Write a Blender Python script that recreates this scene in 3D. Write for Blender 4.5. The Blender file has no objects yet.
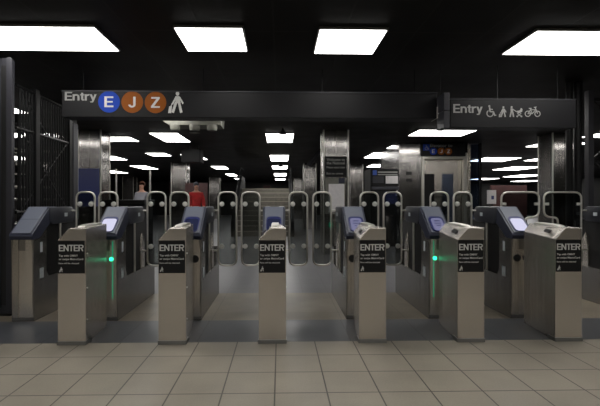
import bpy, bmesh, math, random
from mathutils import Vector, Matrix
random.seed(4)
C = bpy.context.scene
COL = C.collection
PI = math.pi

# ------------------------------------------------------------------ materials
def new_mat(name):
    m = bpy.data.materials.new(name); m.use_nodes = True
    nt = m.node_tree; nt.nodes.clear()
    out = nt.nodes.new('ShaderNodeOutputMaterial')
    return m, nt, out

ARot = .25
def principled(name, col, rough=.5, metal=0., spec=.5, noise=0., nscale=8., bump=0., stretch=(1,1,1), aniso=0., coat=0.):
    m, nt, out = new_mat(name)
    b = nt.nodes.new('ShaderNodeBsdfPrincipled')
    b.inputs['Base Color'].default_value = (*col, 1)
    b.inputs['Roughness'].default_value = rough
    b.inputs['Metallic'].default_value = metal
    b.inputs['Specular IOR Level'].default_value = spec
    b.inputs['Coat Weight'].default_value = coat
    if aniso:
        b.inputs['Anisotropic'].default_value = aniso
        tg = nt.nodes.new('ShaderNodeTangent'); tg.direction_type = 'RADIAL'; tg.axis = 'Z'
        nt.links.new(tg.outputs[0], b.inputs['Tangent']); b.inputs['Anisotropic Rotation'].default_value = ARot
    if noise or bump:
        tc = nt.nodes.new('ShaderNodeTexCoord')
        mp = nt.nodes.new('ShaderNodeMapping'); mp.inputs['Scale'].default_value = stretch
        nz = nt.nodes.new('ShaderNodeTexNoise'); nz.inputs['Scale'].default_value = nscale; nz.inputs['Detail'].default_value = 5
        nt.links.new(tc.outputs['Object'], mp.inputs[0]); nt.links.new(mp.outputs[0], nz.inputs['Vector'])
        if noise:
            r = nt.nodes.new('ShaderNodeValToRGB')
            r.color_ramp.elements[0].position = .3; r.color_ramp.elements[1].position = .7
            r.color_ramp.elements[0].color = (*[c*(1-noise) for c in col], 1)
            r.color_ramp.elements[1].color = (*[min(1, c*(1+noise)) for c in col], 1)
            nt.links.new(nz.outputs['Fac'], r.inputs[0]); nt.links.new(r.outputs[0], b.inputs['Base Color'])
            mr = nt.nodes.new('ShaderNodeMapRange')
            mr.inputs['To Min'].default_value = max(0, rough-.06); mr.inputs['To Max'].default_value = min(1, rough+.08)
            nt.links.new(nz.outputs['Fac'], mr.inputs['Value']); nt.links.new(mr.outputs[0], b.inputs['Roughness'])
        if bump:
            bp = nt.nodes.new('ShaderNodeBump'); bp.inputs['Strength'].default_value = bump; bp.inputs['Distance'].default_value = .01
            nt.links.new(nz.outputs['Fac'], bp.inputs['Height']); nt.links.new(bp.outputs[0], b.inputs['Normal'])
    nt.links.new(b.outputs[0], out.inputs[0])
    return m

def emission(name, col, s):
    m, nt, out = new_mat(name)
    e = nt.nodes.new('ShaderNodeEmission'); e.inputs[0].default_value = (*col, 1); e.inputs[1].default_value = s
    nt.links.new(e.outputs[0], out.inputs[0]); return m

def glass_mat(name, tint, gloss=.08):
    m, nt, out = new_mat(name)
    t = nt.nodes.new('ShaderNodeBsdfTransparent'); t.inputs[0].default_value = (*tint, 1)
    g = nt.nodes.new('ShaderNodeBsdfGlossy'); g.inputs['Roughness'].default_value = .04; g.inputs[0].default_value = (.9,.9,.9,1)
    fr = nt.nodes.new('ShaderNodeFresnel'); fr.inputs[0].default_value = 1.45
    mx = nt.nodes.new('ShaderNodeMixShader')
    nt.links.new(fr.outputs[0], mx.inputs[0]); nt.links.new(t.outputs[0], mx.inputs[1]); nt.links.new(g.outputs[0], mx.inputs[2])
    nt.links.new(mx.outputs[0], out.inputs[0]); return m

def tile_mat(name, c1, c2, mortar, w, h, msize, rough, offs=(0,0), bumpy=True, stain=.2, spec=.5):
    m, nt, out = new_mat(name)
    L = nt.links.new
    tc = nt.nodes.new('ShaderNodeTexCoord')
    mp = nt.nodes.new('ShaderNodeMapping'); mp.inputs['Location'].default_value = (offs[0], offs[1], 0)
    br = nt.nodes.new('ShaderNodeTexBrick'); br.offset = 0; br.squash = 1
    br.inputs['Color1'].default_value = (*c1,1); br.inputs['Color2'].default_value = (*c2,1); br.inputs['Mortar'].default_value = (*mortar,1)
    br.inputs['Scale'].default_value = 1; br.inputs['Mortar Size'].default_value = msize; br.inputs['Mortar Smooth'].default_value = .2
    br.inputs['Brick Width'].default_value = w; br.inputs['Row Height'].default_value = h
    L(tc.outputs['Object'], mp.inputs[0]); L(mp.outputs[0], br.inputs['Vector'])
    nz = nt.nodes.new('ShaderNodeTexNoise'); nz.inputs['Scale'].default_value = 1.7; nz.inputs['Detail'].default_value = 8
    L(tc.outputs['Object'], nz.inputs['Vector'])
    nf = nt.nodes.new('ShaderNodeTexNoise'); nf.inputs['Scale'].default_value = 90; nf.inputs['Detail'].default_value = 3
    L(tc.outputs['Object'], nf.inputs['Vector'])
    ad = nt.nodes.new('ShaderNodeMath'); ad.operation = 'MULTIPLY_ADD'; ad.inputs[1].default_value = .35
    L(nf.outputs['Fac'], ad.inputs[0]); L(nz.outputs['Fac'], ad.inputs[2])
    mr = nt.nodes.new('ShaderNodeMapRange'); mr.inputs['From Min'].default_value = .45; mr.inputs['From Max'].default_value = .9
    mr.inputs['To Min'].default_value = 1-stain; mr.inputs['To Max'].default_value = 1+stain*.4
    L(ad.outputs[0], mr.inputs['Value'])
    mx = nt.nodes.new('ShaderNodeMix'); mx.data_type = 'RGBA'; mx.blend_type = 'MULTIPLY'; mx.inputs['Factor'].default_value = 1
    L(br.outputs['Color'], mx.inputs['A']); L(mr.outputs[0], mx.inputs['B'])
    b = nt.nodes.new('ShaderNodeBsdfPrincipled'); b.inputs['Specular IOR Level'].default_value = spec
    L(mx.outputs['Result'], b.inputs['Base Color'])
    rr = nt.nodes.new('ShaderNodeMapRange'); rr.inputs['To Min'].default_value = rough-.08; rr.inputs['To Max'].default_value = rough+.1
    L(nz.outputs['Fac'], rr.inputs['Value']); L(rr.outputs[0], b.inputs['Roughness'])
    if bumpy:
        bp = nt.nodes.new('ShaderNodeBump'); bp.inputs['Strength'].default_value = .25; bp.inputs['Distance'].default_value = .004; bp.invert = True
        L(br.outputs['Fac'], bp.inputs['Height']); L(bp.outputs[0], b.inputs['Normal'])
    L(b.outputs[0], out.inputs[0]); return m

M = {}
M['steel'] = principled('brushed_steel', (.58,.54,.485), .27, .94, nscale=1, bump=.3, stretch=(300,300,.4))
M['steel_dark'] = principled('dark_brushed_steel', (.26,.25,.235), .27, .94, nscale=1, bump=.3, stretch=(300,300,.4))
M['steel_column'] = principled('column_steel', (.38,.365,.35), .13, 1., nscale=1, bump=.35, stretch=(260,260,.3))
M['tube'] = principled('satin_tube', (.62,.60,.55), .34, .8)
M['kick'] = principled('kick_steel', (.24,.24,.23), .4, .8)
M['bezel'] = principled('bluegrey_plastic', (.125,.14,.18), .42)
M['bezel_dark'] = principled('navy_plastic', (.02,.024,.045), .4)
M['hub'] = principled('charcoal_plastic', (.03,.032,.042), .4)
M['black'] = principled('black_paint', (.005,.005,.0055), .5, spec=.25)
M['black_panel'] = principled('black_sign_panel', (.007,.007,.008), .5, spec=.2)
M['black_steel'] = principled('black_painted_steel', (.005,.005,.0055), .5, 0, .25)
M['post_grey'] = principled('grey_painted_steel', (.028,.028,.034), .42, spec=.35)
M['slot'] = principled('slot_black', (.003,.003,.003), .6)
M['white'] = principled('white_vinyl', (.55,.55,.53), .5)
M['grey_white'] = principled('dull_white', (.26,.26,.25), .5)
M['blue_b'] = principled('blue_bullet', (.014,.05,.34), .6, spec=.12)
M['orange_b'] = principled('brown_orange_bullet', (.23,.066,.008), .6, spec=.12)
M['sticker'] = principled('pale_sticker', (.55,.6,.62), .5)
M['glass'] = glass_mat('tinted_glass', (.53,.55,.55))
M['glass_blue'] = glass_mat('blue_glass', (.45,.52,.66))
M['disc'] = principled('clamp_metal', (.62,.62,.58), .4, .6)
M['diffuser'] = emission('panel_light', (1,.975,.94), 7.0)
M['frame_w'] = principled('light_frame', (.10,.10,.10), .4)
M['screen'] = emission('reader_screen', (.50,.50,.85), .26)
M['screen_dim'] = emission('reader_screen_dim', (.16,.19,.45), .09)
M['ring'] = principled('reader_ring_blue', (.012,.018,.12), .3)
M['glow'] = emission('white_glow', (.85,.82,1.0), 3.0)
M['green'] = emission('green_lamp', (.03,1.,.42), 2.2)
M['green_dim'] = emission('green_strip', (.0,.50,.24), .42)
M['green_block'] = emission('green_glow_block', (.0,.50,.22), 1.0)  # glow of the added green block behind the glass gates
M['screen_bright'] = emission('reader_screen_bright', (.78,.77,1.0), .65)
M['conc'] = principled('pale_grey_metal', (.15,.15,.125), .6, noise=.15, nscale=12)
M['red_cloth'] = principled('red_cloth', (.36,.015,.015), .85, noise=.2, nscale=14)
M['dark_cloth'] = principled('dark_cloth', (.03,.03,.04), .9)
M['grey_cloth'] = principled('grey_cloth', (.22,.22,.25), .9)
M['skin'] = principled('skin', (.42,.22,.15), .55)
M['hair'] = principled('brown_hair', (.10,.035,.015), .7)
M['cap'] = principled('grey_cap', (.16,.18,.22), .8)
M['poster'] = principled('poster_paper', (.62,.60,.60), .6, noise=.06, nscale=20)
M['blue_sign'] = principled('blue_sign', (.03,.09,.42), .45)
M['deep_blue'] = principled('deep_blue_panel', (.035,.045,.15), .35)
M['wall_red'] = principled('dark_red_paint', (.032,.007,.006), .6, noise=.3, nscale=2)
M['wall_dark'] = tile_mat('dark_wall_tile', (.05,.047,.043), (.043,.04,.038), (.02,.02,.02), .6, .3, .008, .5)
M['stone'] = principled('stair_stone', (.13,.12,.10), .6, noise=.2, nscale=10)
M['nosing'] = principled('stair_nosing', (.36,.34,.27), .45)
M['ceil'] = tile_mat('black_ceiling_panel', (.0105,.0098,.0088), (.009,.0084,.0076), (.018,.017,.016), .66, 1.32, .010, .5, (0.06,.0), stain=.25, spec=.08)
M['floor_a'] = tile_mat('beige_floor_tile', (.335,.300,.240), (.315,.283,.226), (.085,.076,.064), .32, .32, .0048, .40, (.032-.32,-.06), stain=.22)
M['floor_b'] = tile_mat('dark_granite_band', (.066,.070,.080), (.058,.062,.072), (.03,.03,.034), .64, .70, .005, .33, (.028+.02,-3.55), stain=.25)
M['floor_c'] = tile_mat('worn_beige_threshold', (.255,.215,.155), (.24,.205,.148), (.14,.12,.09), .64, 1.5, .003, .42, (.03,0), stain=.45)
M['floor_d'] = tile_mat('grey_platform_tile', (.135,.135,.142), (.125,.125,.132), (.09,.09,.094), .32, .32, .004, .34, (.03,0), stain=.35)

# ------------------------------------------------------------------ mesh helpers
def link(name, bm, mat, parent=None, smooth=False, bevel=0, seg=2):
    me = bpy.data.meshes.new(name)
    bmesh.ops.recalc_face_normals(bm, faces=bm.faces[:])
    if bevel:
        es = [e for e in bm.edges if len(e.link_faces) == 2 and e.calc_face_angle(0) > .5]
        bmesh.ops.bevel(bm, geom=es, offset=bevel, segments=seg, affect='EDGES', profile=.6, clamp_overlap=True)
    bm.to_mesh(me); bm.free()
    o = bpy.data.objects.new(name, me); COL.objects.link(o)
    if isinstance(mat, (list, tuple)):
        for q in mat: me.materials.append(q)
    else: me.materials.append(mat)
    if smooth:
        for p in me.polygons: p.use_smooth = True
        try: me.set_sharp_from_angle(angle=math.radians(40))
        except Exception: pass
    if parent is not None: o.parent = parent
    return o

def add_box(bm, x0, x1, y0, y1, z0, z1):
    vs = [bm.verts.new(p) for p in ((x0,y0,z0),(x1,y0,z0),(x1,y1,z0),(x0,y1,z0),(x0,y0,z1),(x1,y0,z1),(x1,y1,z1),(x0,y1,z1))]
    for f in ((0,3,2,1),(4,5,6,7),(0,1,5,4),(1,2,6,5),(2,3,7,6),(3,0,4,7)): bm.faces.new([vs[i] for i in f])
    return vs

def box(name, mat, parent, x0, x1, y0, y1, z0, z1, bevel=.0, smooth=False):
    bm = bmesh.new(); add_box(bm, x0, x1, y0, y1, z0, z1); return link(name, bm, mat, parent, smooth, bevel)

def add_prism(bm, pts, axis, a, b):
    """pts 2-D outline extruded along axis from a to b. axis 'x': pts=(y,z); 'y': (x,z); 'z': (x,y)"""
    def P(p, t):
        return {'x': (t, p[0], p[1]), 'y': (p[0], t, p[1]), 'z': (p[0], p[1], t)}[axis]
    v0 = [bm.verts.new(P(p, a)) for p in pts]; v1 = [bm.verts.new(P(p, b)) for p in pts]
    bm.faces.new(v0); bm.faces.new(v1[::-1])
    n = len(pts)
    for i in range(n): bm.faces.new((v0[i], v0[(i+1) % n], v1[(i+1) % n], v1[i]))

def prism(name, mat, parent, pts, axis, a, b, bevel=0, smooth=False):
    bm = bmesh.new(); add_prism(bm, pts, axis, a, b); return link(name, bm, mat, parent, smooth, bevel)

def add_cyl(bm, p0, p1, r, n=16, r1=None):
    p0, p1 = Vector(p0), Vector(p1); d = p1-p0
    q = d.to_track_quat('Z', 'Y').to_matrix().to_4x4(); q.translation = (p0+p1)/2
    bmesh.ops.create_cone(bm, cap_ends=True, segments=n, radius1=r, radius2=r if r1 is None else r1, depth=d.length, matrix=q)

def cyl(name, mat, parent, p0, p1, r, n=20, r1=None, bevel=0):
    bm = bmesh.new(); add_cyl(bm, p0, p1, r, n, r1); return link(name, bm, mat, parent, True, bevel)

def add_tube(bm, pts, r, n=10, closed=False):
    pts = [Vector(p) for p in pts]; m = len(pts); rings = []
    prev = None
    for i, p in enumerate(pts):
        a = pts[(i-1) % m] if closed or i > 0 else p
        b = pts[(i+1) % m] if closed or i < m-1 else p
        t = (b-a).normalized()
        if prev is None:
            u = t.orthogonal().normalized()
        else:
            u = (prev - t*prev.dot(t)).normalized()
        prev = u; w = t.cross(u)
        rings.append([bm.verts.new(p+(u*math.cos(2*PI*k/n)+w*math.sin(2*PI*k/n))*r) for k in range(n)])
    # for closed loops choose the best twist on joining
    for i in range(m if closed else m-1):
        A, B = rings[i], rings[(i+1) % m]; s = 0
        if closed and i == m-1:
            s = min(range(n), key=lambda s: (A[0].co-B[s].co).length)
        for k in range(n): bm.faces.new((A[k], A[(k+1) % n], B[(k+1+s) % n], B[(k+s) % n]))
    if not closed:
        bm.faces.new(rings[0]); bm.faces.new(rings[-1][::-1])

def round_path(pts, rad, n=6, closed=True):
    """2-D/3-D corner rounding of a polyline"""
    pts = [Vector(p) for p in pts]; out = []; m = len(pts)
    for i, p in enumerate(pts):
        if not closed and i in (0, m-1): out.append(p); continue
        a, b = pts[(i-1) % m], pts[(i+1) % m]
        r = rad[i] if isinstance(rad, (list, tuple)) else rad
        da, db = (a-p), (b-p)
        r = min(r, da.length*.49, db.length*.49)
        s, e = p+da.normalized()*r, p+db.normalized()*r
        for k in range(n+1):
            t = k/n; out.append(s*(1-t)**2 + p*2*t*(1-t)*.999 + e*t*t)
    return out

def circle(cx, cy, r, n=28): return [(cx+r*math.cos(2*PI*k/n), cy+r*math.sin(2*PI*k/n)) for k in range(n)]

def stroke(p, q, w):
    p, q = Vector(p), Vector(q); d = (q-p).normalized(); nrm = Vector((-d.y, d.x))*w/2
    return [tuple(p+nrm), tuple(q+nrm), tuple(q-nrm), tuple(p-nrm)]

def add_flat(bm, polys, ox, oz, s, y0, y1):
    for pl in polys: add_prism(bm, [(ox+s*a, oz+s*b) for a, b in pl], 'y', y0, y1)

def arc_band(cx, cy, r, w, a0, a1, n=20):
    out = [(cx+(r+w/2)*math.cos(a0+(a1-a0)*k/n), cy+(r+w/2)*math.sin(a0+(a1-a0)*k/n)) for k in range(n+1)]
    out += [(cx+(r-w/2)*math.cos(a1+(a0-a1)*k/n), cy+(r-w/2)*math.sin(a1+(a0-a1)*k/n)) for k in range(n+1)]
    return out

_text = {}
def text(name, s, mat, parent, x0, x1, z0, z1, y, thick=.002, bold=.0):
    """lettering in a plane facing -Y, squeezed into x0..x1 and z0..z1 (ink box)"""
    key = (s, bold)
    if key not in _text:
        cu = bpy.data.curves.new('letters', 'FONT'); cu.body = s; cu.size = 1; cu.offset = bold; cu.resolution_u = 4; cu.extrude = .01
        cu.space_character = 1.0 + bold*3
        to = bpy.data.objects.new('letters', cu); COL.objects.link(to)
        dg = bpy.context.evaluated_depsgraph_get(); dg.update()
        me = bpy.data.meshes.new_from_object(to.evaluated_get(dg))
        vs = [v.co.copy() for v in me.vertices]; fs = [tuple(p.vertices) for p in me.polygons]
        bpy.data.objects.remove(to); bpy.data.curves.remove(cu); bpy.data.meshes.remove(me)
        _text[key] = (vs, fs)
    vs, fs = _text[key]
    ax, bx = min(v.x for v in vs), max(v.x for v in vs); ay, by = min(v.y for v in vs), max(v.y for v in vs)
    me = bpy.data.meshes.new(name)
    me.from_pydata([(x0+(v.x-ax)/(bx-ax)*(x1-x0), y-(thick if v.z > 0 else 0), z0+(v.y-ay)/(by-ay)*(z1-z0)) for v in vs], [], fs)
    me.materials.append(mat)
    o = bpy.data.objects.new(name, me); COL.objects.link(o)
    if parent is not None: o.parent = parent
    return o

def thing(name, label, cat, loc=(0,0,0), rz=0, group=None):
    o = bpy.data.objects.new(name, None); COL.objects.link(o); o.empty_display_size = .1
    o.location = loc; o.rotation_euler = (0,0,rz); o['label'] = label; o['category'] = cat
    if group: o['group'] = group
    return o
def tag(o, label, cat, group=None):
    o['label'] = label; o['category'] = cat
    if group: o['group'] = group
    return o
def struct(o): o['kind'] = 'structure'; return o

# grotesque bold capitals and letters, cap height 1; each glyph = (advance, polygons)
def _bx(x0,y0,x1,y1): return [(x0,y0),(x1,y0),(x1,y1),(x0,y1)]
def _seg(cx,cy,r,w,a0,a1,n=12): return arc_band(cx,cy,r,w,math.radians(a0),math.radians(a1),n)
_w = .17
GLYPH = {
 'E': (.66, [_bx(0,0,_w,1),_bx(_w,0,.62,.15),_bx(_w,.43,.57,.57),_bx(_w,.85,.61,1)]),
 'N': (.78, [_bx(0,0,_w,1),_bx(.55,0,.72,1),[(_w,.98),(0+.02,1),(.55,.02),(.70,0)][:0] or [(_w-.02,1),(_w-.02,.70),(.57,0),(.57,.30)]]),
 'T': (.66, [_bx(.225,0,.395,.85),_bx(0,.85,.62,1)]),
 'R': (.76, [_bx(0,0,_w,1),_bx(_w,.86,.44,1),_bx(_w,.42,.44,.56),_seg(.44,.71,.215,.15,-90,90),[(.34,.44),(.50,.44),(.70,0),(.51,0)]]),
 'J': (.60, [_bx(.36,.26,.53,1),_seg(.265,.26,.185,.16,180,360),]),
 'Z': (.66, [_bx(0,0,.62,.15),_bx(.02,.85,.61,1),[(0,.13),(.20,.13),(.61,.87),(.41,.87)]]),
 'n': (.62, [_bx(0,0,.16,.72),_seg(.285,.45,.205,.16,0,180),_bx(.41,0,.57,.45)]),
 't': (.40, [_bx(.10,.10,.26,.90),_bx(0,.60,.36,.72),_bx(.16,0,.36,.13)]),
 'r': (.42, [_bx(0,0,.16,.72),_seg(.33,.44,.22,.15,75,165)]),
 'y': (.60, [[(0,.72),(.17,.72),(.35,.12),(.22,.0)],[(.56,.72),(.39,.72),(.17,-.10),(.31,-.14)],_bx(.04,-.22,.27,-.10)]),
}
def letters(name, st, mat, par, x0, x1, zb, cap, y, t):
    """lettering from the glyph shapes, facing -Y, width fitted to x0..x1"""
    adv = sum(GLYPH[c][0] for c in st) - .04; kx = (x1-x0)/adv; bm = bmesh.new(); cur = 0
    for c in st:
        for i, pl in enumerate(GLYPH[c][1]):
            add_prism(bm, [(x0+kx*(cur+a), zb+cap*b) for a, b in pl], 'y', y-t-.00004*i, y)
        cur += GLYPH[c][0]
    return link(name, bm, mat, par)

# pictograms, unit height boxes (0..1)
WALKER = [circle(.42,.90,.10,16), [(.30,.78),(.52,.78),(.60,.46),(.30,.46)], stroke((.34,.50),(.14,.02),.14), stroke((.50,.50),(.64,.02),.14),
          stroke((.34,.74),(.12,.40),.09), stroke((.52,.74),(.74,.44),.09), [(-.06,.30),(.10,.34),(.06,.0),(-.12,.0)], stroke((.10,.44),(.05,.30),.04)]
WALKER = [[(a*.80, b) for a, b in pl] for pl in WALKER]
CHAIR = [circle(.36,.92,.085,14), stroke((.38,.82),(.42,.46),.12), stroke((.40,.66),(.66,.64),.08), stroke((.40,.46),(.72,.44),.11), stroke((.70,.46),(.84,.10),.11),
         stroke((.82,.12),(.96,.16),.08), arc_band(.42,.30,.27,.085,math.radians(120),math.radians(372))]
STROLLER = [circle(.16,.92,.09,14), [(.06,.80),(.26,.80),(.30,.44),(.08,.44)], stroke((.12,.48),(.02,.02),.12), stroke((.26,.48),(.34,.02),.12), stroke((.24,.74),(.62,.50),.07),
            [(.55,.56),(.80,.34),(1.12,.50),(1.16,.74),(1.02,.86),(.92,.62)], stroke((.66,.36),(1.04,.08),.06), stroke((1.04,.36),(.68,.08),.06), circle(.68,.08,.08,14), circle(1.06,.08,.08,14)]
BIKE = [arc_band(.26,.30,.24,.07,0,2*PI,28), arc_band(1.14,.30,.24,.07,0,2*PI,28), stroke((.26,.30),(.50,.66),.06), stroke((.50,.66),(.98,.66),.06), stroke((.66,.30),(.98,.66),.06),
        stroke((.26,.30),(.66,.30),.06), stroke((.50,.74),(.66,.30),.06), stroke((.36,.78),(.60,.78),.08), stroke((1.14,.30),(.94,.86),.06), stroke((.82,.86),(1.04,.92),.07)]

# ------------------------------------------------------------------ setting
YB, YF, XL, XR, H = 36., -7., -14., 21., 2.73
def slab(name, mat, x0, x1, y0, y1, z0, z1): return struct(box(name, mat, None, x0, x1, y0, y1, z0, z1))
slab('floor', M['floor_a'], XL, XR, YF, 3.58, -.2, 0)
slab('floor_band', M['floor_b'], XL, XR, 3.58, 4.23, -.2, 0)
slab('floor_threshold', M['floor_c'], XL, XR, 4.23, 5.47, -.2, 0)
slab('floor_beyond', M['floor_d'], XL, XR, 5.47, YB, -.2, 0)
slab('ceiling', M['ceil'], XL, XR, YF, YB, H, H+.2)
slab('wall_left', M['wall_dark'], XL-.2, XL, YF, YB, -.2, H+.2)
slab('wall_right', M['wall_dark'], XR, XR+.2, YF, YB, -.2, H+.2)
slab('wall_back', M['wall_dark'], XL-.2, XR+.2, YB, YB+.2, -.2, H+.2)
slab('wall_front', M['wall_dark'], XL-.2, XR+.2, YF-.2, YF, -.2, H+.2)

# ------------------------------------------------------------------ turnstiles
PF, PB, CF = 3.53, 4.08, 4.235       # pedestal front/back, cabinet front
def leaf(root, x0, x1, wide=0, y=4.97):
    """one glass gate leaf; wide = -1/+1 for the flag-shaped wide-aisle leaf with its step on that side"""
    zt, zb = 1.272, .428
    if not wide:
        outl = [(x0,zb),(x1,zb),(x1,zt),(x0,zt)]; rad = .075
    elif wide > 0:    # post at x0, lobe towards +x
        xm = x0+.28; outl = [(x0,zb),(xm,zb),(xm,.975),(x1,.985),(x1,zt),(x0,zt)]; rad = [.06,.06,.05,.09,.08,.08]
    else:
        xm = x1-.28; outl = [(x0,zt),(x0,.985),(xm,.975),(xm,zb),(x1,zb),(x1,zt)]; rad = [.08,.09,.05,.06,.06,.08]
    path = round_path([(a,0,b) for a,b in outl], rad, 6)
    bm = bmesh.new(); add_prism(bm, [(p.x, p.z) for p in path], 'y', y-.004, y+.004)
    g = link('gate_leaf', bm, M['glass'], root); g['label'] = 'glass gate leaf in a rounded satin tube frame'
    bm = bmesh.new(); add_tube(bm, [(p.x, y, p.z) for p in path], .0115, 10, True)
    link('tube_frame', bm, M['tube'], g, True)
    cw = .040
    for zz in (1.135, .648):
        if wide:
            xs = (x0+.03, x1-.03) if zz > 1 else ((x0+.03, xm-.03) if wide > 0 else (xm+.03, x1-.03))
            for q in xs: box('clamp', M['disc'], g, q-.025, q+.025, y-.014, y+.014, zz-.016, zz+.016, .004)
        else:
            for q in (x0+cw, x1-cw): cyl('clamp', M['disc'], g, (q, y-.014, zz), (q, y+.014, zz), .028, 20, bevel=.003)
    return g

def hinge_arm(root, xa, xb, y=4.97):
    for zz in (1.06, .60):
        cyl('hinge_arm', M['tube'], root, (xa, y, zz), (xb, y, zz), .010, 12)

def turnstile(xc, label, screen='dim', lamp=None, left=None, right=None, ped=True):
    r = thing('turnstile', label, 'turnstile', (xc, 0, 0), 0, 'row of turnstiles')
    if ped:
        a, b = .113, .062
        bm = bmesh.new()
        f = [(-a,0),(a,0),(a,.948),(-a+.088,.948),(-a,.853)]
        k = [(-b,0),(b,0),(b,.955),(-b+.055,.955),(-b,.88)]
        v0 = [bm.verts.new((x,PF,z)) for x,z in f]; v1 = [bm.verts.new((x,PB,z)) for x,z in k]
        bm.faces.new(v0); bm.faces.new(v1[::-1])
        for i in range(5): bm.faces.new((v0[i],v0[(i+1)%5],v1[(i+1)%5],v1[i]))
        link('pedestal', bm, M['steel'], r, False, .005)
        box('kick_plate', M['kick'], r, -a-.004, a+.004, PF-.006, PF+.10, 0, .032, .002)
        # swipe reader ridge on the top
        bm = bmesh.new(); add_prism(bm, [(3.64,.94),(4.02,.945),(4.02,.955),(3.98,.972),(3.72,.968),(3.66,.960)], 'x', -.012, .052)
        link('swipe_reader', bm, M['tube'], r, True, .008)
        # slot on the chamfer
        bm = bmesh.new()
        vs = [bm.verts.new(p) for p in ((-.084,3.66,.889),(-.056,3.66,.918),(-.052,3.74,.922),(-.078,3.74,.896))]
        bm.faces.new(vs)
        s = bmesh.ops.extrude_face_region(bm, geom=bm.faces[:])
        for v in [q for q in s['geom'] if isinstance(q, bmesh.types.BMVert)]: v.co += Vector((-.004,0,.006))
        o = link('card_slot', bm, M['slot'], r); o['label'] = 'black card slot'
        sg = box('entry_sign', M['black'], r, -a+.004, a-.008, PF-.004, PF, .582, .848)
        sg['label'] = 'black entry sign with white lettering'
        y = PF-.004
        letters('lettering', 'ENTER', M['white'], sg, -a+.012, a-.016, .763, .052, y, .0015)
        text('lettering', 'Tap with OMNY', M['white'], sg, -a+.012, .052, .714, .735, y, .0012, .02)
        text('lettering', 'or swipe MetroCard', M['white'], sg, -a+.012, .094, .686, .707, y, .0012, .02)
        text('lettering', 'Fare will be charged', M['white'], sg, -a+.012, .06, .655, .671, y, .0012, .015)
        bm = bmesh.new(); add_flat(bm, WALKER, -a+.018, .594, .040, y-.0012, y)
        link('pictogram', bm, M['white'], sg)
        for zz in (.20, .46, .74): cyl('rivet', M['disc'], r, (a-.012,3.56,zz), (a+.0035,3.56,zz), .005, 10)
    # ---- reader cabinet
    w = .1075
    bm = bmesh.new()
    add_prism(bm, [(CF,0),(5.47,0),(5.47,.60),(5.25,.62),(5.25,.40),(4.50,.40),(4.46,.46),(4.46,.96),(CF-.015,.86)], 'x', -w, w)
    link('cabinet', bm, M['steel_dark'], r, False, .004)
    bm = bmesh.new()                                       # rounded nose moulding on the cabinet front
    add_prism(bm, [(-w,CF+.01),(-w*.9,CF-.012),(-.035,CF-.022),(-.035,CF-.012),(.035,CF-.012),(.035,CF-.022),(w*.9,CF-.012),(w,CF+.01)], 'z', .04, .80)
    link('front_moulding', bm, M['steel'], r, False, .002)
    # dark recess block between the uprights
    box('recess_panel', M['slot'], r, -w+.035, w-.035, 4.46, 5.25, .40, .95)
    # housing (side outline) with a slanted face
    hs = [(4.205,.795),(4.19,.83),(4.20,.852),(4.51,1.108),(4.56,1.110),(4.60,1.05),(4.56,.97),(4.32,.80)]
    prism('reader_housing', M['bezel_dark'], r, hs, 'x', -w-.004, w+.004, .006)
    # slanted face plate
    d = Vector((0, .31, .256)).normalized(); n = Vector((0, -d.z, d.y)); o0 = Vector((0,4.20,.852))
    def sp(u, t, h): p = o0 + d*t + n*h; return (u, p.y, p.z)
    def plate(name, mat, par, outline, h0, h1, bev=0):
        bm = bmesh.new()
        v0 = [bm.verts.new(sp(u,t,h0)) for u,t in outline]; v1 = [bm.verts.new(sp(u,t,h1)) for u,t in outline]
        bm.faces.new(v0); bm.faces.new(v1[::-1])
        for i in range(len(outline)): bm.faces.new((v0[i],v0[(i+1)%len(outline)],v1[(i+1)%len(outline)],v1[i]))
        return link(name, bm, mat, par, False, bev)
    L = .402
    def rr(x0, x1, t0, t1, rad, n=5): return [(p.x, p.y) for p in round_path([(x0,t0,0),(x1,t0,0),(x1,t1,0),(x0,t1,0)], rad, n)]
    face = plate('reader_face', M['bezel'], r, rr(-w+.016, w-.016, .004, L-.006, .012), .0, .010, .004)
    face['label'] = 'slanted blue grey reader face'
    if screen == 'off':
        plate('face_seam', M['bezel_dark'], face, [(-w+.01,.20),(w-.01,.20),(w-.01,.204),(-w+.01,.204)], .010, .0108)
    else:
        ring = plate('reader_ring', M['ring'], face, rr(-.076, .076, .012, .230, .05), .010, .020, .003)
    if screen != 'off': plate('reader_screen', M[{'lit':'screen','bright':'screen_bright','dim':'screen_dim'}[screen]], face, rr(-.056, .056, .022, .200, .034) if screen == 'lit' else rr(-.066, .066, .016, .195, .034), .020, .0225)
    if screen == 'lit':
        g = plate('reader_icon', M['deep_blue'], face, [(-.03,.15),(.03,.15),(.03,.165),(-.03,.165)], .0225, .0235)
        plate('reader_icon', M['deep_blue'], face, [(-.035,.115),(.035,.115),(.035,.128),(-.035,.128)], .0225, .0235)
        plate('reader_icon', M['deep_blue'], face, [(-.022,.085),(.022,.085),(.022,.097),(-.022,.097)], .0225, .0235)
    # side band of the housing, gate-drive hubs, uprights, stickers on both sides
    for s in (-1, 1):
        sx = w*s
        hub = [(4.50,1.108),(4.98,1.108),(5.03,1.07),(5.05,.99),(5.0,.93),(4.56,.925),(4.50,.96)]
        bm = bmesh.new(); add_prism(bm, hub, 'x', sx*.35, sx+.012*s); link('gate_drive', bm, M['hub'], r, True, .02)
        cyl('upright', M['tube'], r, (sx-.006*s,4.74,.40), (sx-.006*s,4.74,.95), .012, 12)
        prism('inner_panel', M['steel'], r, [(4.98,.40),(5.10,.40),(5.10,.66),(5.02,.80),(4.98,.60)], 'x', sx-.03*s, sx-.01*s)
        box('sticker', M['sticker'], r, min(sx,sx+.002*s), max(sx,sx+.002*s), 4.33, 4.40, .40, .50)
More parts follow.
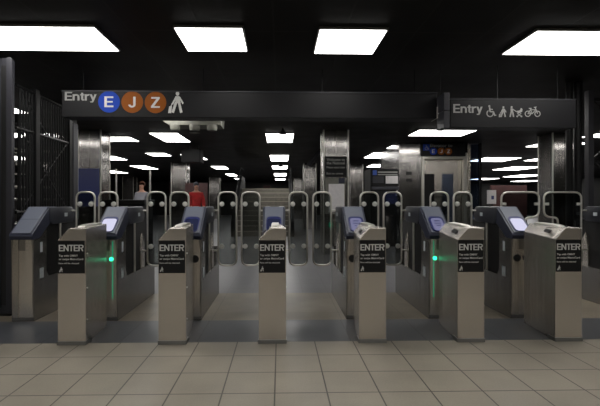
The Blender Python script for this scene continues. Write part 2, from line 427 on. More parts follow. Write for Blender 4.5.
        box('sticker', M['sticker'], r, min(sx,sx+.002*s), max(sx,sx+.002*s), 4.34, 4.38, .66, .76)
        box('label_plate', M['sticker'], r, min(sx+.012*s,sx+.015*s), max(sx+.012*s,sx+.015*s), 4.80, 4.86, 1.0, 1.04)
    # status lamp in the middle of the cabinet front
    y = CF-.012
    for s_ in (-1, 1):
        q = .052*s_
        if lamp == 'green':
            o = cyl('status_lamp', M['green'], r, (q,y-.012,.605), (q,y,.605), .019, 24); o['label'] = 'lit green lamp'
            o = box('lamp_strip', M['green_dim'], r, q-.016, q+.016, y-.006, y, .22, .78, .002); o['label'] = 'green light strip'
        elif ped:
            cyl('status_lamp', M['slot'], r, (q,y-.012,.605), (q,y,.605), .036, 24)
            box('lamp_strip', M['steel'], r, q-.014, q+.014, y-.005, y, .12, .78, .001)
    if lamp == 'green' and xc > 0: pass
    if xc > .7 and xc < .8:
        o = box('glow_post', M['steel_dark'], r, -w, -w+.03, 5.40, 5.43, .595, .93, .003)
        o = box('green_glow', M['green_block'], r, -w-.035, -w, 5.395, 5.42, .84, .90, .004); o['label'] = 'small green glowing block added for the green glow behind the glass'  # added glowing block on a made-up post, for the green glow in the glass
    if left == 'std': leaf(r, -w-.272, -w-.064); hinge_arm(r, -w-.068, -w)
    if right == 'std': leaf(r, w+.062, w+.270); hinge_arm(r, w, w+.066)
    if right == 'wide': leaf(r, w+.075, w+.075+.445, 1); hinge_arm(r, w, w+.08)
    if left == 'wide': leaf(r, -w-.075-.445, -w-.075, -1); hinge_arm(r, -w-.08, -w)
    return r

turnstile(-2.495, 'leftmost turnstile cabinet, cut by the frame, beside the tall black slotted post', 'off', None, None, 'std', ped=False)
turnstile(-1.690, 'steel turnstile with a green lamp on the left half, first ENTER pedestal from the left', 'bright', 'green', 'std', 'std')
turnstile(-.879, 'steel turnstile whose ENTER pedestal stands second from the left, below the walking figure sign', 'dim', None, 'std', 'std')
turnstile(-.062, 'turnstile in the middle of the row, seen straight on, its blue reader above the pedestal', 'dim', None, 'std', 'std')
turnstile(.763, 'steel turnstile with glowing reader just right of centre, below the black welcome sign column', 'lit', None, 'std', 'std')
turnstile(1.583, 'steel turnstile with a green lamp on the right half, in front of the elevator', 'lit', 'green', 'std', 'std')
turnstile(2.405, 'rightmost turnstile with an ENTER pedestal, bright reader, beside the wide accessible gate', 'bright', None, 'std', 'wide')
turnstile(3.72, 'turnstile cabinet at the right edge of the photo, across the wide gate', 'dim', None, 'wide', None, ped=False)

# ------------------------------------------------------------------ overhead signs
def bullet(par, mat, cx, cz, r, ch, y, lw):
    o = cyl('route_bullet', mat, par, (cx,y,cz), (cx,y-.004,cz), r, 40)
    o['label'] = {'E':'blue round route bullet with letter E','J':'brown orange round route bullet with letter J','Z':'brown orange round route bullet with letter Z'}[ch]
    letters('letter', ch, M['white'], o, cx-lw/2, cx+lw/2, cz-r*.50, r*1.0, y-.004, .002)
sy = 4.9; k = sy/430; NUDGE = .022
s1 = thing('overhead_sign', 'long dark overhead sign with Entry and E, J, Z route bullets above the turnstiles', 'sign', (0,0,0), 0, 'overhead entry signs')
box('sign_box', M['black_panel'], s1, -2.455, 1.80, sy, sy+.22, 2.118, 2.405, .006)
box('top_trim', M['post_grey'], s1, -2.46, 1.81, sy-.008, sy+.2, 2.405, 2.416, .002)
box('end_cap', M['tube'], s1, 1.80, 1.815, sy-.01, sy+.2, 2.12, 2.25, .003)
X = lambda px: (px-280)*k+NUDGE
Z = lambda py: 1.17+(201-py)*k
letters('lettering', 'Entry', M['grey_white'], s1, X(65.5), X(96.5), Z(101.6), .096, sy, .003)
bullet(s1, M['blue_b'], X(108.8), Z(102.8), .121, 'E', sy, .10)
bullet(s1, M['orange_b'], X(131.6), Z(103.0), .121, 'J', sy, .085)
bullet(s1, M['orange_b'], X(154.5), Z(103.2), .121, 'Z', sy, .10)
bm = bmesh.new(); add_flat(bm, WALKER, X(169.0), Z(113.6), .245, sy-.003, sy); link('pictogram', bm, M['white'], s1)
for xx in (-2.3, -.9, .5, 1.6): box('hanger', M['black_steel'], s1, xx-.003, xx+.003, sy+.19, sy+.196, 2.41, H, 0)

sy = 4.72; k = sy/430
s2 = thing('overhead_sign', 'shorter dark overhead sign with Entry, wheelchair, stroller and bicycle symbols, at the right', 'sign', (0,0,0), 0, 'overhead entry signs')
box('sign_box', M['black_panel'], s2, 1.885, 3.30, sy, sy+.2, 1.985, 2.297, .006)
box('top_trim', M['post_grey'], s2, 1.885, 3.30, sy-.006, sy+.18, 2.297, 2.306, .002)
box('end_cap', M['post_grey'], s2, 1.81, 1.875, sy-.01, sy+.2, 2.175, 2.37, .006)
box('end_cap', M['post_grey'], s2, 1.81, 1.875, sy-.01, sy+.2, 1.975, 2.168, .006)
letters('lettering', 'Entry', M['grey_white'], s2, X(452.8), X(482.6), Z(112.0), .096, sy, .003)
for P_, px, py, h in ((CHAIR,485.3,116.0,.130),(WALKER,500.2,116.2,.122),(STROLLER,510.6,116.2,.122),(BIKE,526.0,116.0,.124)):
    bm = bmesh.new(); add_flat(bm, P_, X(px), Z(py), h, sy-.003, sy); link('pictogram', bm, M['grey_white'], s2)
for xx in (1.845, 2.5, 3.2): box('hanger', M['black_steel'], s2, xx-.003, xx+.003, sy+.17, sy+.176, 2.30, H, 0)

# ------------------------------------------------------------------ ceiling lights
def ceiling_light(x0, x1, y0, y1, label, group=None):
    t = thing('ceiling_light', label, 'ceiling light', ((x0+x1)/2, (y0+y1)/2, H), 0, group or 'ceiling light panels')
    a, b = (x1-x0)/2, (y1-y0)/2
    bm = bmesh.new(); add_box(bm, -a-.015, a+.015, -b-.015, b+.015, -.024, 0); link('frame', bm, M['frame_w'], t)
    bm = bmesh.new(); add_box(bm, -a, a, -b, b, -.030, -.024); link('diffuser', bm, M['diffuser'], t)
    return t
CL = [
 (-2.87,-1.65,3.85,4.43,'long bright ceiling panel at the top left corner of the photo'),
 (-.935,-.34,3.84,4.41,'square bright ceiling panel left of centre, nearest row'),
 (.36,.96,3.85,4.455,'square bright ceiling panel right of centre, nearest row'),
 (2.33,3.54,3.84,4.44,'long bright ceiling panel at the top right corner of the photo'),
 (-.325,.315,9.82,11.24,'largest light panel in the middle line beyond the sign, a small camera before it'),
 (-2.955,-2.33,9.81,11.21,'slanting light panel beyond the sign, below the orange bullets'),
 (3.02,4.27,9.25,10.03,'wide light panel beyond the sign, above the elevator sign'),
 (-4.86,-3.63,10.44,11.14,'light panel just right of the left steel column, upper one'),
 (-6.35,-5.15,9.9,10.5,'light panel glimpsed through the black bars at the left'),
 (-.34,.295,14.46,16.45,'second light panel in the middle line beyond the sign'),
 (-4.32,-3.70,13.92,14.72,'light panel between the left steel column and the narrower steel column behind, upper'),
 (-6.9,-5.7,14.92,16.18,'lower light panel touching the right side of the left steel column'),
 (-6.56,-5.88,18.95,20.91,'light panel between the two left columns, lowest of the three'),
 (-3.06,-2.45,19.13,20.63,'light panel left of the middle line, below the hanging black box'),
 (-3.3,-2.7,14.3,16.0,'light panel half hidden behind the hanging black box'),
 (-3.10,-2.60,24.45,26.38,'small far light panel left of the middle line'),
 (-3.1,-2.55,29.2,31.0,'farthest small light panel left of the middle line'),
 (2.99,3.66,13.64,15.23,'light panel between the welcome sign column and the elevator'),
 (3.12,3.5,11.9,12.5,'light panel partly hidden by the elevator steel front, at its top left'),
 (3.9,4.6,18.0,19.3,'small far light panel just left of the elevator front'),
 (7.3,8.6,15.12,16.49,'light panel seen right beside the elevator, the nearest there'),
 (10.47,11.8,19.1,20.98,'second light panel right of the elevator'),
 (14.2,15.6,24.98,27.09,'third light panel right of the elevator, farther back'),
 (13.6,14.9,28.8,30.5,'far light panel right of the elevator, low near the horizon'),
 (18.2,19.8,31.8,33.6,'farthest light panel at the right, low near the wide gate'),
 (6.95,8.2,11.2,12.0,'light panel touching the left side of the right steel column, upper'),
 (9.3,10.6,15.2,16.2,'light panel touching the left side of the right steel column, lower'),
 (-.35,.335,18.82,20.55,'third light panel in the middle line beyond the sign'),
 (-.335,.365,23.94,26.31,'fourth light panel in the middle line beyond the sign'),
 (-.33,.36,29.5,31.5,'farthest light panel in the middle line beyond the sign'),
 (-10.3,-9.0,15.0,16.2,'far light panel at the left seen behind the black bars'),
 (-9.2,-8.4,22.,24.,'far light panel low at the left between the columns'),
 (7.25,8.4,9.7,10.2,'light panel at the right edge behind the black lattice'),
]
for a in CL: ceiling_light(*a)
for (xa, xb) in ((-5.6,-4.4),(-2.87,-1.65),(-.935,-.34),(.36,.96),(2.32,3.54),(3.85,4.8),(7.2,8.4)):  # last panel is unseen, added to brighten the right column
    ceiling_light(xa, xb, 7.1, 7.72, 'unseen ceiling light panel in the row behind the overhead signs', 'ceiling light panels behind the overhead signs')
for (xa, xb) in ((-7.1,-5.9),(9.3,10.5)):  # unseen panels added so the outer columns have lights to reflect
    ceiling_light(xa, xb, 3.84, 4.44, 'added ceiling light panel beyond the end of the nearest row, out of view', 'added ceiling light panels out of view')
for (xa, xb) in ((-6.2,-4.98),(-2.87,-1.65),(-.935,-.34),(.36,.96),(2.32,3.54),(6.0,7.2)):
    for yy in (.6, -2.6, -5.8): ceiling_light(xa, xb, yy, yy+.64, 'ceiling light panel behind the viewer', 'ceiling light panels behind the viewer')

# ------------------------------------------------------------------ columns
def column(cx, cy, w, label, base=M['steel_column']):
    t = thing('steel_column', label, 'column', (cx, cy, 0), 0, 'steel clad columns')
    bm = bmesh.new()
    for sx in (-1, 1):
        x0, x1 = (-w/2, -.004) if sx < 0 else (.004, w/2)
        add_box(bm, x0, x1, -w/2, w/2, 0, H)
    link('cladding', bm, base, t, False, .006)
    for a in (-1, 1):
        for b in (-1, 1):
            bm = bmesh.new(); add_cyl(bm, (a*(w/2-.006), b*(w/2-.006), 0), (a*(w/2-.006), b*(w/2-.006), H), .018, 12)
            link('corner_bead', bm, M['tube'], t, True)
    return t
column(-4.17, 9.75, .50, 'wide steel column at the left, between the black bars and the first lights')
column(1.225, 9.66, .55, 'steel column carrying the black welcome sign, near the centre')
column(6.50, 9.95, .56, 'steel column at the right beside the dark round posts')
column(-4.07, 17.7, .62, 'narrow looking steel column in the left middle distance, above the second pedestal')
column(1.24, 18.0, .52, 'farther steel column just left of the welcome sign column')
column(3.25, 18.5, .56, 'steel column between the welcome sign column and the blue machine')
column(-4.35, 28.9, .66, 'ribbed far column left of the middle line')
column(1.2, 28.6, .62, 'farthest column beside the stair, right side')
column(-9.8, 28.3, .7, 'far grey blue column between the left columns')
column(-9.5, 17.6, .6, 'column seen dimly through the black bars')
column(11.9, 17.9, .6, 'far column at the right above the wide gate')

# sign on the centre column
y = 9.66-.275; k = y/430
X = lambda px: (px-280)*k; Z = lambda py: 1.17+(201-py)*k
w1 = thing('welcome_sign', 'black welcome sign with white lettering on the centre right steel column', 'sign', (0,0,0))
box('sign_panel', M['black'], w1, X(325), X(346.5), y-.05, y, Z(177), Z(156.5), .004)
text('lettering', 'Welcome to', M['grey_white'], w1, X(326.5), X(344.5), Z(161.2), Z(158.2), y-.05, .003, .02)
text('lettering', 'the National', M['grey_white'], w1, X(326.5), X(344.5), Z(164.5), Z(161.6), y-.05, .003, .02)
text('lettering', 'Please stand clear', M['grey_white'], w1, X(326.5), X(345), Z(168.4), Z(166.4), y-.05, .003, .01)
text('lettering', 'Exit to street', M['grey_white'], w1, X(326.5), X(343), Z(174.5), Z(172.5), y-.05, .003, .01)
w2 = thing('poster_board', 'pale grey poster board with a dark header below the welcome sign', 'poster', (0,0,0))
box('board', M['conc'], w2, X(325), X(345), y-.045, y, Z(214), Z(177.8), .004)
box('header', M['bezel_dark'], w2, X(338.5), X(344.5), y-.05, y-.045, Z(183.5), Z(178))
box('poster', M['poster'], w2, X(328.5), X(344.3), y-.05, y-.045, Z(212), Z(184))

# blue reflection on the left column, put in as a coloured sheet
y = 9.5; k = y/430
b = box('blue_reflection', M['deep_blue'], None, -4.40, -3.95, 9.488, 9.498, 1.05, 1.88, .004)
tag(b, 'blue reflection painted as a panel on the front of the wide left steel column', 'poster')

# ------------------------------------------------------------------ elevator
ey = 11.45; k = ey/430
X = lambda px: (px-280)*k; Z = lambda py: 1.17+(201-py)*k
e = thing('elevator', 'steel elevator entrance with dark door windows, right of centre', 'elevator', (0,0,0))
bm = bmesh.new(); add_box(bm, X(400), X(422.5), ey, ey+2.2, 0, H); link('side_panel', bm, M['steel_column'], e, False, .006)
bm = bmesh.new(); add_box(bm, X(422.5), X(425), ey-.03, ey+.1, 0, 2.46); add_box(bm, X(465), X(468.5), ey-.03, ey+.1, 0, 2.46); add_box(bm, X(425), X(465), ey-.03, ey+.1, Z(159), Z(156))
link('door_frame', bm, M['tube'], e, False, .004)
bm = bmesh.new(); add_box(bm, X(425), X(465), ey+.12, ey+.2, 0, Z(158)); link('door_leaf', bm, M['steel'], e)
box('door_window', M['black'], e, X(424.8)+.03, X(437), ey+.10, ey+.125, .6, Z(173.5), .004)
box('door_window', M['glass_blue'], e, X(445), X(456.5), ey+.10, ey+.125, .6, Z(173.5), .004)
box('door_window', M['black'], e, X(445), X(456.5), ey+.127, ey+.13, .6, Z(173.5))
box('roof_box', M['black'], e, X(422.5), X(469), ey+.1, ey+2.2, Z(157), H)
for zz in (171.5, 178.5):
    box('vent', M['slot'], e, X(407), X(412.5), ey-.012, ey+.005, Z(zz+3.4)+0, Z(zz)+.0, .003)
bm = bmesh.new(); add_box(bm, X(468.7), X(471.5), ey-.05, ey+2.2, 0, H); link('corner_post', bm, M['steel'], e, False, .006)
box('shaft_back', M['black'], e, X(422.5), X(468.7), ey+2.1, ey+2.2, 0, 2.3)
es = thing('elevator_sign', 'black sign over the elevator with wheelchair symbol and E J Z bullets', 'sign', (0,0,0))
y = ey-.09
box('sign_panel', M['black'], es, X(421), X(466), y, y+.055, Z(157.2)+.03, Z(143.3), .004)
box('symbol_plate', M['blue_b'], es, X(423), X(429.5), y-.004, y, Z(150.6), Z(144.2))
bm = bmesh.new(); add_flat(bm, CHAIR, X(424.2), Z(150), .135, y-.007, y-.004); link('pictogram', bm, M['grey_white'], es)
text('lettering', 'Elevator to', M['grey_white'], es, X(430), X(452.5), Z(147.0), Z(143.9), y, .003, .01)
for ch, px, mt in (('E',433.3,'blue_b'),('J',441.2,'orange_b'),('Z',448.6,'orange_b')):
    bullet(es, M[mt], X(px), Z(151.3), .095, ch, y, .075)
for px in (424, 463): box('hanger', M['black_steel'], es, X(px)-.02, X(px)+.02, y+.01, y+.05, Z(143.3), H)
# glass screen right of the elevator
g = thing('glass_screen', 'bluish glass screen standing right of the elevator', 'glass screen', (0,0,0))
box('pane', M['glass_blue'], g, X(472.5), X(483), ey+.1, ey+.12, .05, H-.02)
bm = bmesh.new(); add_box(bm, X(483), X(485), ey+.06, ey+.16, 0, H); link('post', bm, M['black_steel'], g)
bm = bmesh.new(); add_box(bm, X(471.6), X(483), ey+.06, ey+.16, 0, .05); link('bottom_rail', bm, M['black_steel'], g)

# fare vending machine
vy = 11.0; k = vy/430
X = lambda px: (px-280)*k; Z = lambda py: 1.17+(201-py)*k
v = thing('vending_machine', 'dark fare vending machine with blue header and pale map, left of the elevator', 'vending machine', (0,0,0))
box('body', M['black_panel'], v, X(371), X(397.5), vy, vy+.8, 0, Z(168.5), .01)
box('header_panel', M['black_panel'], v, X(372), X(399), vy-.02, vy, Z(186), Z(169))
box('symbol_plate', M['blue_sign'], v, X(373), X(377), vy-.028, vy-.02, Z(175), Z(170.2))
for a, b_ in ((172.8,171.4),(175.0,174.0)): box('text_stripe', M['grey_white'], v, X(378), X(398), vy-.026, vy-.02, Z(a), Z(b_))
box('map', M['poster'], v, X(386), X(398.3), vy-.03, vy-.02, Z(183.5), Z(175.8), .002)
box('info_panel', M['post_grey'], v, X(373), X(384), vy-.026, vy-.02, Z(183), Z(176.2))
box('fascia', M['hub'], v, X(372), X(399), vy-.04, vy, Z(189.5), Z(186.6), .004)
sc = box('touch_screen', M['screen_dim'], v, X(386), X(397.5), vy-.03, vy, Z(204), Z(191.5), .004)
for (a, b_, c_, d_) in ((388,391,202,198),(392,396.5,196,193),(389,394,200,199)): box('screen_tile', M['deep_blue'], sc, X(a), X(b_), vy-.034, vy-.03, Z(c_), Z(d_))

# ------------------------------------------------------------------ stair in the middle distance
st = thing('staircase', 'stone stair with pale nosings going up in the middle distance', 'staircase', (-.5,14.2,0))
N = 10
bm = bmesh.new(); add_prism(bm, [(0,0)]+[q for i in range(N) for q in ((i*.30,(i+1)*.165),((i+1)*.30,(i+1)*.165))]+[(N*.30+1.5,N*.165),(N*.30+1.5,0)], 'x', -1.0, .86)
link('steps', bm, M['stone'], st)
for i in range(N): box('nosing', M['nosing'], st, -1.0, .86, i*.30-.006, i*.30+.045, (i+1)*.165-.014, (i+1)*.165+.004)
for xx in (-1.06, .92):
    bm = bmesh.new(); add_prism(bm, [(-.1,0),(-.1,.5),(3.0,2.15),(4.5,2.15),(4.5,0)], 'x', xx-.05, xx+.05); link('side_wall', bm, M['black_panel'], st)
    bm = bmesh.new(); add_tube(bm, [(xx,-.1,.9),(xx,3.0,2.5),(xx,4.4,2.5)], .02, 8); add_cyl(bm,(xx,-.05,.5),(xx,-.05,.92),.015,8); add_cyl(bm,(xx,3.0,2.1),(xx,3.0,2.5),.015,8)
    link('handrail', bm, M['black_steel'], st, True)

# red storefront panels far behind
for (x0, x1, yy, z1, lab) in ((-4.9,-4.2,19.2,2.0,'dark red wall panel behind the second steel column at the left'),(-3.6,-2.75,16.4,1.85,'red wall panel behind the person in red'),
                       (8.2,9.6,16.5,1.78,'dark red kiosk panel behind the wide gate'),(-.95,-.55,24.5,2.05,'small far red panel above the stair')):
    t = thing('red_panel', lab, 'panel', ((x0+x1)/2, yy, 0), 0, 'red panels in the background')
    box('board', M['wall_red'], t, -(x1-x0)/2, (x1-x0)/2, 0, .12, 0.06, z1, .01)
    box('plinth', M['black'], t, -(x1-x0)/2, (x1-x0)/2, -.01, .13, 0, .06)
# notice board right of the elevator
n_ = thing('notice_board', 'small pale notice on a stand right of the elevator, above the wide gate', 'notice board', (6.42,12.9,0))
box('stand', M['black_steel'], n_, -.03, .03, 0, .04, .02, 1.12); box('foot', M['black_steel'], n_, -.18, .18, -.15, .18, 0, .02)
box('sheet', M['poster'], n_, -.15, .13, -.02, 0, 1.08, 1.50, .004); box('mark', M['deep_blue'], n_, -.02, .06, -.023, -.02, 1.22, 1.33)

# counter left behind the gates, poles
ct = thing('counter', 'low dark counter with glossy black top behind the left gates', 'counter', (-2.36,6.6,0))
box('body', M['black_panel'], ct, -.30, .28, 0, .5, 0, 1.10, .01); box('worktop', M['black'], ct, -.33, .31, -.04, .54, 1.10, 1.19, .02)
def pole(x, y, h, lab):
    t = thing('steel_pole', lab, 'pole', (x,y,0), 0, 'thin steel poles')
    cyl('shaft', M['tube'], t, (0,0,.02), (0,0,h), .018, 12); cyl('base', M['black_steel'], t, (0,0,0), (0,0,.02), .14, 24)
pole(-3.02, 8.0, 1.76, 'thin pole just right of the wide left steel column')
pole(-2.40, 8.0, 1.76, 'thin pole beside the brown haired person, above the left gates')

# hanging devices
du = thing('ceiling_unit', 'pale grey ceiling unit with three round pods below the left sign', 'ceiling unit', (0,0,0))
y = 7.6; k = y/430
X = lambda px: (px-280)*k; Z = lambda py: 1.17+(201-py)*k
bm = bmesh.new(); add_prism(bm, [(X(162),Z(114)),(X(222),Z(114)),(X(221),Z(125.5)),(X(170),Z(125.5)),(X(163),Z(121.5))], 'y', y, y+.45); link('housing', bm, M['conc'], du, False, .01)
for px in (175.5, 194.5, 212): cyl('pod', M['conc'], du, (X(px),y+.05,Z(130.5)), (X(px),y+.05,Z(125)), .085, 20, .10, .008)
for px in (170, 215): cyl('rod', M['black_steel'], du, (X(px),y+.2,Z(114)), (X(px),y+.2,H), .012, 8)
cm = thing('ceiling_camera', 'grey dome camera hanging below the pale ceiling unit', 'camera', (-1.62,8.2,H))
cyl('stem', M['black_steel'], cm, (0,0,-.24), (0,0,0), .012, 8); cyl('shell', M['conc'], cm, (0,0,-.27), (0,0,-.22), .10, 24, .04)
cm = thing('ceiling_camera', 'dark cone shaped camera in front of the largest middle light panel', 'camera', (.06,9.2,H))
cyl('stem', M['black_steel'], cm, (0,0,-.06), (0,0,0), .02, 8); cyl('shell', M['hub'], cm, (0,0,-.13), (0,0,-.05), .085, 24, .03)
cm = thing('ceiling_camera', 'tiny dark camera in front of the third middle light panel', 'camera', (.03,17.9,H))
cyl('shell', M['hub'], cm, (0,0,-.14), (0,0,0), .10, 16, .04)
hb = thing('hanging_box', 'dark box hanging from the ceiling in the left middle distance', 'hanging box', (-2.45,12.0,0))
box('case', M['black_panel'], hb, -.30, .24, 0, .5, 2.25, 2.62, .02); cyl('rod', M['black_steel'], hb, (-.15,.25,2.6), (-.15,.25,H), .015, 8); cyl('rod', M['black_steel'], hb, (.12,.25,2.6), (.12,.25,H), .015, 8)
# sloping conduit near the centre column
bm = bmesh.new(); add_tube(bm, [(1.25,13.0,2.70),(1.12,13.0,2.60),(.86,13.0,2.24)], .07, 10)
tag(link('ceiling_duct', bm, M['post_grey'], None, True), 'dark sloping duct from the ceiling left of the welcome sign column', 'duct')

# ------------------------------------------------------------------ black steelwork left and right
p = thing('slotted_post', 'tall black slotted post with rounded top at the left edge', 'post', (-2.878,4.46,0))
bm = bmesh.new()
out = round_path([(-.16,0,0),(.135,0,0),(.135,0,2.64),(-.16,0,2.64)], [.001,.001,.04,.04], 5)
add_prism(bm, [(q.x,q.z) for q in out], 'y', .03, .05); link('back_plate', bm, M['post_grey'], p, False, .004)
for a, b_ in ((-.16,.016),(.078,.135)):
    o_ = round_path([(a,0,.06),(b_,0,.06),(b_,0,2.64),(a,0,2.64)], .02, 4)
    bm = bmesh.new(); add_prism(bm, [(q.x,q.z) for q in o_], 'y', 0, .03); link('flange', bm, M['post_grey'], p, False, .004)
box('slot_lining', M['slot'], p, .016, .078, .022, .03, .1, 2.56)
box('foot_plate', M['black_steel'], p, -.2, .135, -.02, .09, 0, .02)

f = thing('bar_fence', 'black fence of close vertical bars and braces behind the leftmost turnstile', 'fence', (0,0,0))
def bar_run(par, xa, ya, xb, yb, n, z0, z1, r=.011):
    for i in range(n):
        t = (i+.5)/n; cyl('bar', M['black_steel'], par, (xa+(xb-xa)*t, ya+(yb-ya)*t, z0), (xa+(xb-xa)*t, ya+(yb-ya)*t, z1), r, 8)
FX, FY = -2.78, 4.55
bar_run(f, -2.805, 4.68, -2.86, 5.85, 19, .1, 2.4, .013)
for zz in (.1, 1.05, 1.95, 2.4):
    bm = bmesh.new(); add_tube(bm, [(-2.805,4.62,zz),(-2.86,5.9,zz)], .02, 6); link('rail', bm, M['black_steel'], f)
for (xx, yy) in ((-2.815,5.02),(-2.86,5.9)): box('post', M['black_steel'], f, xx-.03, xx+.03, yy-.04, yy+.04, 0, 2.45, .004)
for (a, b_) in (((-2.81,4.7,1.95),(-2.86,5.85,1.05)),((-2.81,4.7,1.05),(-2.86,5.85,1.95)),((-2.81,4.7,2.4),(-2.83,5.3,1.95))):
    bm = bmesh.new(); add_tube(bm, [a, b_], .011, 6); link('brace', bm, M['black_steel'], f)

h = thing('full_height_turnstile', 'tall black full height turnstile cage with curved hoops behind the left bars', 'full height turnstile', (-4.15,7.2,0))
for zz in (.05, .8, 1.55, 2.3):
    bm = bmesh.new(); add_tube(bm, [(.62*math.cos(a),.62*math.sin(a),zz) for a in [math.radians(200+ q*160/16) for q in range(17)]], .018, 6); link('hoop', bm, M['black_steel'], h, True)
for q in range(12):
    a = math.radians(200+q*160/11); cyl('cage_bar', M['black_steel'], h, (.62*math.cos(a),.62*math.sin(a),.05), (.62*math.cos(a),.62*math.sin(a),2.45), .014, 8)
cyl('rotor', M['black_steel'], h, (0,0,0), (0,0,2.5), .05, 16)
for j in range(3):
    a = math.radians(20+j*120)
    for q in range(9): cyl('rotor_arm', M['tube'], h, (.05*math.cos(a),.05*math.sin(a),.4+q*.2), (.55*math.cos(a),.55*math.sin(a),.4+q*.2), .015, 8)
box('top_beam', M['black_steel'], h, -.75, .75, -.08, .08, 2.45, 2.6)
for sx in (-.72, .72): box('side_post', M['post_grey'], h, sx-.05, sx+.05, -.08, .08, 0, 2.45, .004)

# right posts and lattice
for (x, yy, r, lab) in ((3.79,5.55,.040,'dark round post standing left of the pair behind the wide gate'),(3.905,5.55,.048,'thicker dark round post of the pair beside the right lattice')):
    t = thing('round_post', lab, 'post', (x,yy,0), 0, 'dark round posts')
    cyl('shaft', M['black_gloss'] if 'black_gloss' in M else M['black_steel'], t, (0,0,.02), (0,0,2.60), r, 28)
    cyl('foot', M['black_steel'], t, (0,0,0), (0,0,.02), r+.007, 24); cyl('cap', M['black_steel'], t, (0,0,2.6), (0,0,H), r+.004, 24)
l = thing('lattice_fence', 'black lattice fence with crossing braces at the right edge', 'fence', (0,0,0))
box('post', M['post_grey'], l, 4.03, 4.10, 5.52, 5.6, 0, 2.62, .006)
box('post', M['post_grey'], l, 4.98, 5.06, 5.52, 5.6, 0, 2.62, .006)
for zz in (.1, .9, 1.7, 2.5):
    box('rail', M['black_steel'], l, 4.10, 4.98, 5.54, 5.58, zz-.02, zz+.02)
for i in range(3):
    z0 = .1+i*.8
    for a, b_ in (((4.10,z0),(4.98,z0+.8)),((4.10,z0+.8),(4.98,z0))):
        bm = bmesh.new(); add_tube(bm, [(a[0],5.56,a[1]),(b_[0],5.56,b_[1])], .018, 6); link('brace', bm, M['black_steel'], l)

# ------------------------------------------------------------------ people
def skin_mesh(name, mat, parent, verts, edges, radii, sub=2, root=0):
    me = bpy.data.meshes.new(name); me.from_pydata(verts, edges, [])
    o = bpy.data.objects.new(name, me); COL.objects.link(o)
    o.modifiers.new('skin', 'SKIN'); s = o.modifiers.new('sub', 'SUBSURF'); s.levels = sub; s.render_levels = sub
    for i, v in enumerate(me.skin_vertices[0].data if me.skin_vertices else []): pass
    if not me.skin_vertices:
        bpy.context.view_layer.objects.active = o
    lay = me.skin_vertices[0].data if me.skin_vertices else me.attributes.get('skin')
    for i, r in enumerate(radii):
        rr_ = r if isinstance(r, tuple) else (r, r); lay[i].radius = rr_; lay[i].use_root = (i == root)
    dg = bpy.context.evaluated_depsgraph_get(); dg.update()
    ev = bpy.data.meshes.new_from_object(o.evaluated_get(dg))
    bpy.data.objects.remove(o); bpy.data.meshes.remove(me)
    ev.name = name; ev.materials.clear(); ev.materials.append(mat)
    for p_ in ev.polygons: p_.use_smooth = True
    q = bpy.data.objects.new(name, ev); COL.objects.link(q); q.parent = parent
    return q

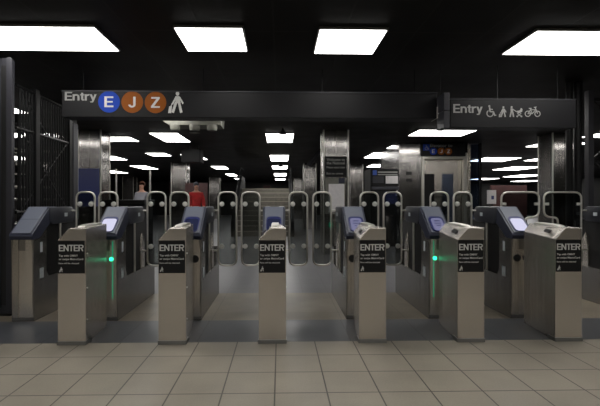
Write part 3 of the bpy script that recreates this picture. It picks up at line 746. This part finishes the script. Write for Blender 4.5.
def person(x, y, rz, label, top, legs, hairm, s=1., hood=False):
    t = thing('person', label, 'person', (x,y,0), rz); t.scale = (s,s,s)
    V = [(0,0,.95),(0,0,1.12),(0,0,1.32),(0,-.005,1.44),(0,-.01,1.53),(0,-.02,1.60),(0,-.015,1.70)]
    E_ = [(0,1),(1,2),(2,3),(3,4),(4,5),(5,6)]; R = [(.14,.10),(.13,.09),(.16,.10),(.10,.08),(.052,.052),(.068,.082),(.068,.078)]
    def chain(start, pts, rs):
        p0 = start
        for p_, r_ in zip(pts, rs): V.append(p_); R.append(r_); E_.append((p0, len(V)-1)); p0 = len(V)-1
        return p0
    for sx in (-1, 1):
        hnd = chain(3, [(sx*.17,0,1.42),(sx*.22,.01,1.16),(sx*.20,-.14,1.0),(sx*.17,-.22,.98)], [.062,.046,.036,.026])
        for j, (dx, ln) in enumerate(((-.03,.065),(-.011,.075),(.009,.07),(.028,.055))):
            chain(hnd, [(sx*.16+dx,-.27,.97),(sx*.155+dx*1.1,-.27-ln*.6,.945)], [.0105,.009])
        chain(hnd, [(sx*.135,-.235,1.0),(sx*.12,-.27,1.01)], [.012,.010])
        chain(0, [(sx*.09,0,.88),(sx*.10,-.01,.49),(sx*.10,.03,.09),(sx*.105,-.06,.035),(sx*.11,-.14,.03)], [(.085,.09),.058,.042,.04,.033])
    skin_mesh('body', M['skin'], t, V, E_, R, 2)
    # jacket: torso and sleeves
    V = [(0,0,.86),(0,0,.98),(0,0,1.14),(0,0,1.32),(0,0,1.44)]; E_ = [(0,1),(1,2),(2,3),(3,4)]; R = [(.165,.125),(.165,.125),(.16,.12),(.185,.13),(.10,.09)]
    for sx in (-1, 1): chain(3, [(sx*.175,0,1.41),(sx*.23,.01,1.16),(sx*.205,-.13,1.005)], [.082,.066,.054])
    if hood: chain(4, [(0,.05,1.47)], [(.09,.07)])
    skin_mesh('jacket', top, t, V, E_, R, 2)
    V = [(0,0,.93)]; E_ = []; R = [(.155,.12)]
    for sx in (-1, 1): chain(0, [(sx*.09,0,.84),(sx*.10,-.01,.49),(sx*.10,.03,.11)], [(.10,.10),.075,.06])
    skin_mesh('trousers', legs, t, V, E_, R, 2)
    for sx in (-1, 1):
        bm = bmesh.new(); bmesh.ops.create_uvsphere(bm, u_segments=16, v_segments=10, radius=1); 
        for v_ in bm.verts: v_.co = Vector((v_.co.x*.05+sx*.105, v_.co.y*.14-.07, max(0, v_.co.z*.055+.045)))
        link('shoe', bm, M['black'], t, True)
    bm = bmesh.new(); bmesh.ops.create_uvsphere(bm, u_segments=20, v_segments=14, radius=1)
    for v_ in bm.verts: v_.co = Vector((v_.co.x*.086, v_.co.y*.098+.012, v_.co.z*.095+1.70))
    bmesh.ops.delete(bm, geom=[v_ for v_ in bm.verts if v_.co.y < -.03 and v_.co.z < 1.735 or v_.co.z < 1.63], context='VERTS')
    link('hair' if hairm is M['hair'] else 'cap', bm, hairm, t, True)
    bm = bmesh.new()
    for sx in (-1, 1): bmesh.ops.create_uvsphere(bm, u_segments=10, v_segments=8, radius=.010, matrix=Matrix.Translation((sx*.03,-.083,1.675)))
    link('eyes', bm, M['slot'], t, True)
    bm = bmesh.new(); add_cyl(bm, (0,-.085,1.672), (0,-.108,1.645), .008, 10, .014); link('nose', bm, M['skin'], t, True)
    bm = bmesh.new(); add_box(bm, -.024, .024, -.094, -.080, 1.612, 1.620); link('mouth', bm, M['wall_red'], t)
    return t
person(-2.56, 13.2, math.radians(25), 'person in a red jacket and grey cap standing behind the second turnstile', M['red_cloth'], M['dark_cloth'], M['cap'], .98)
person(-3.95, 12.4, math.radians(-20), 'person with brown hair in a grey jacket, seen above the left gates', M['grey_cloth'], M['dark_cloth'], M['hair'], .97)

# ------------------------------------------------------------------ camera and view
cam = bpy.data.cameras.new('camera'); co = bpy.data.objects.new('camera', cam); COL.objects.link(co)
cam.sensor_width = 36; cam.lens = 430/600*36; cam.shift_x = 10/600; cam.shift_y = -2/600
co.location = (0,0,1.17); co.rotation_euler = (PI/2, 0, -math.atan(10/430))
C.camera = co
w = bpy.data.worlds.new('world'); C.world = w; w.use_nodes = True
w.node_tree.nodes['Background'].inputs[0].default_value = (0,0,0,1); w.node_tree.nodes['Background'].inputs[1].default_value = 0
C.view_settings.view_transform = 'Standard'; C.view_settings.look = 'None'; C.view_settings.gamma = 1; C.view_settings.use_curve_mapping = False
C.view_settings.exposure = .42
C.cycles.use_denoising = True; C.cycles.max_bounces = 8; C.cycles.transparent_max_bounces = 16
C.cycles.caustics_reflective = False; C.cycles.caustics_refractive = False; C.cycles.sample_clamp_indirect = 4
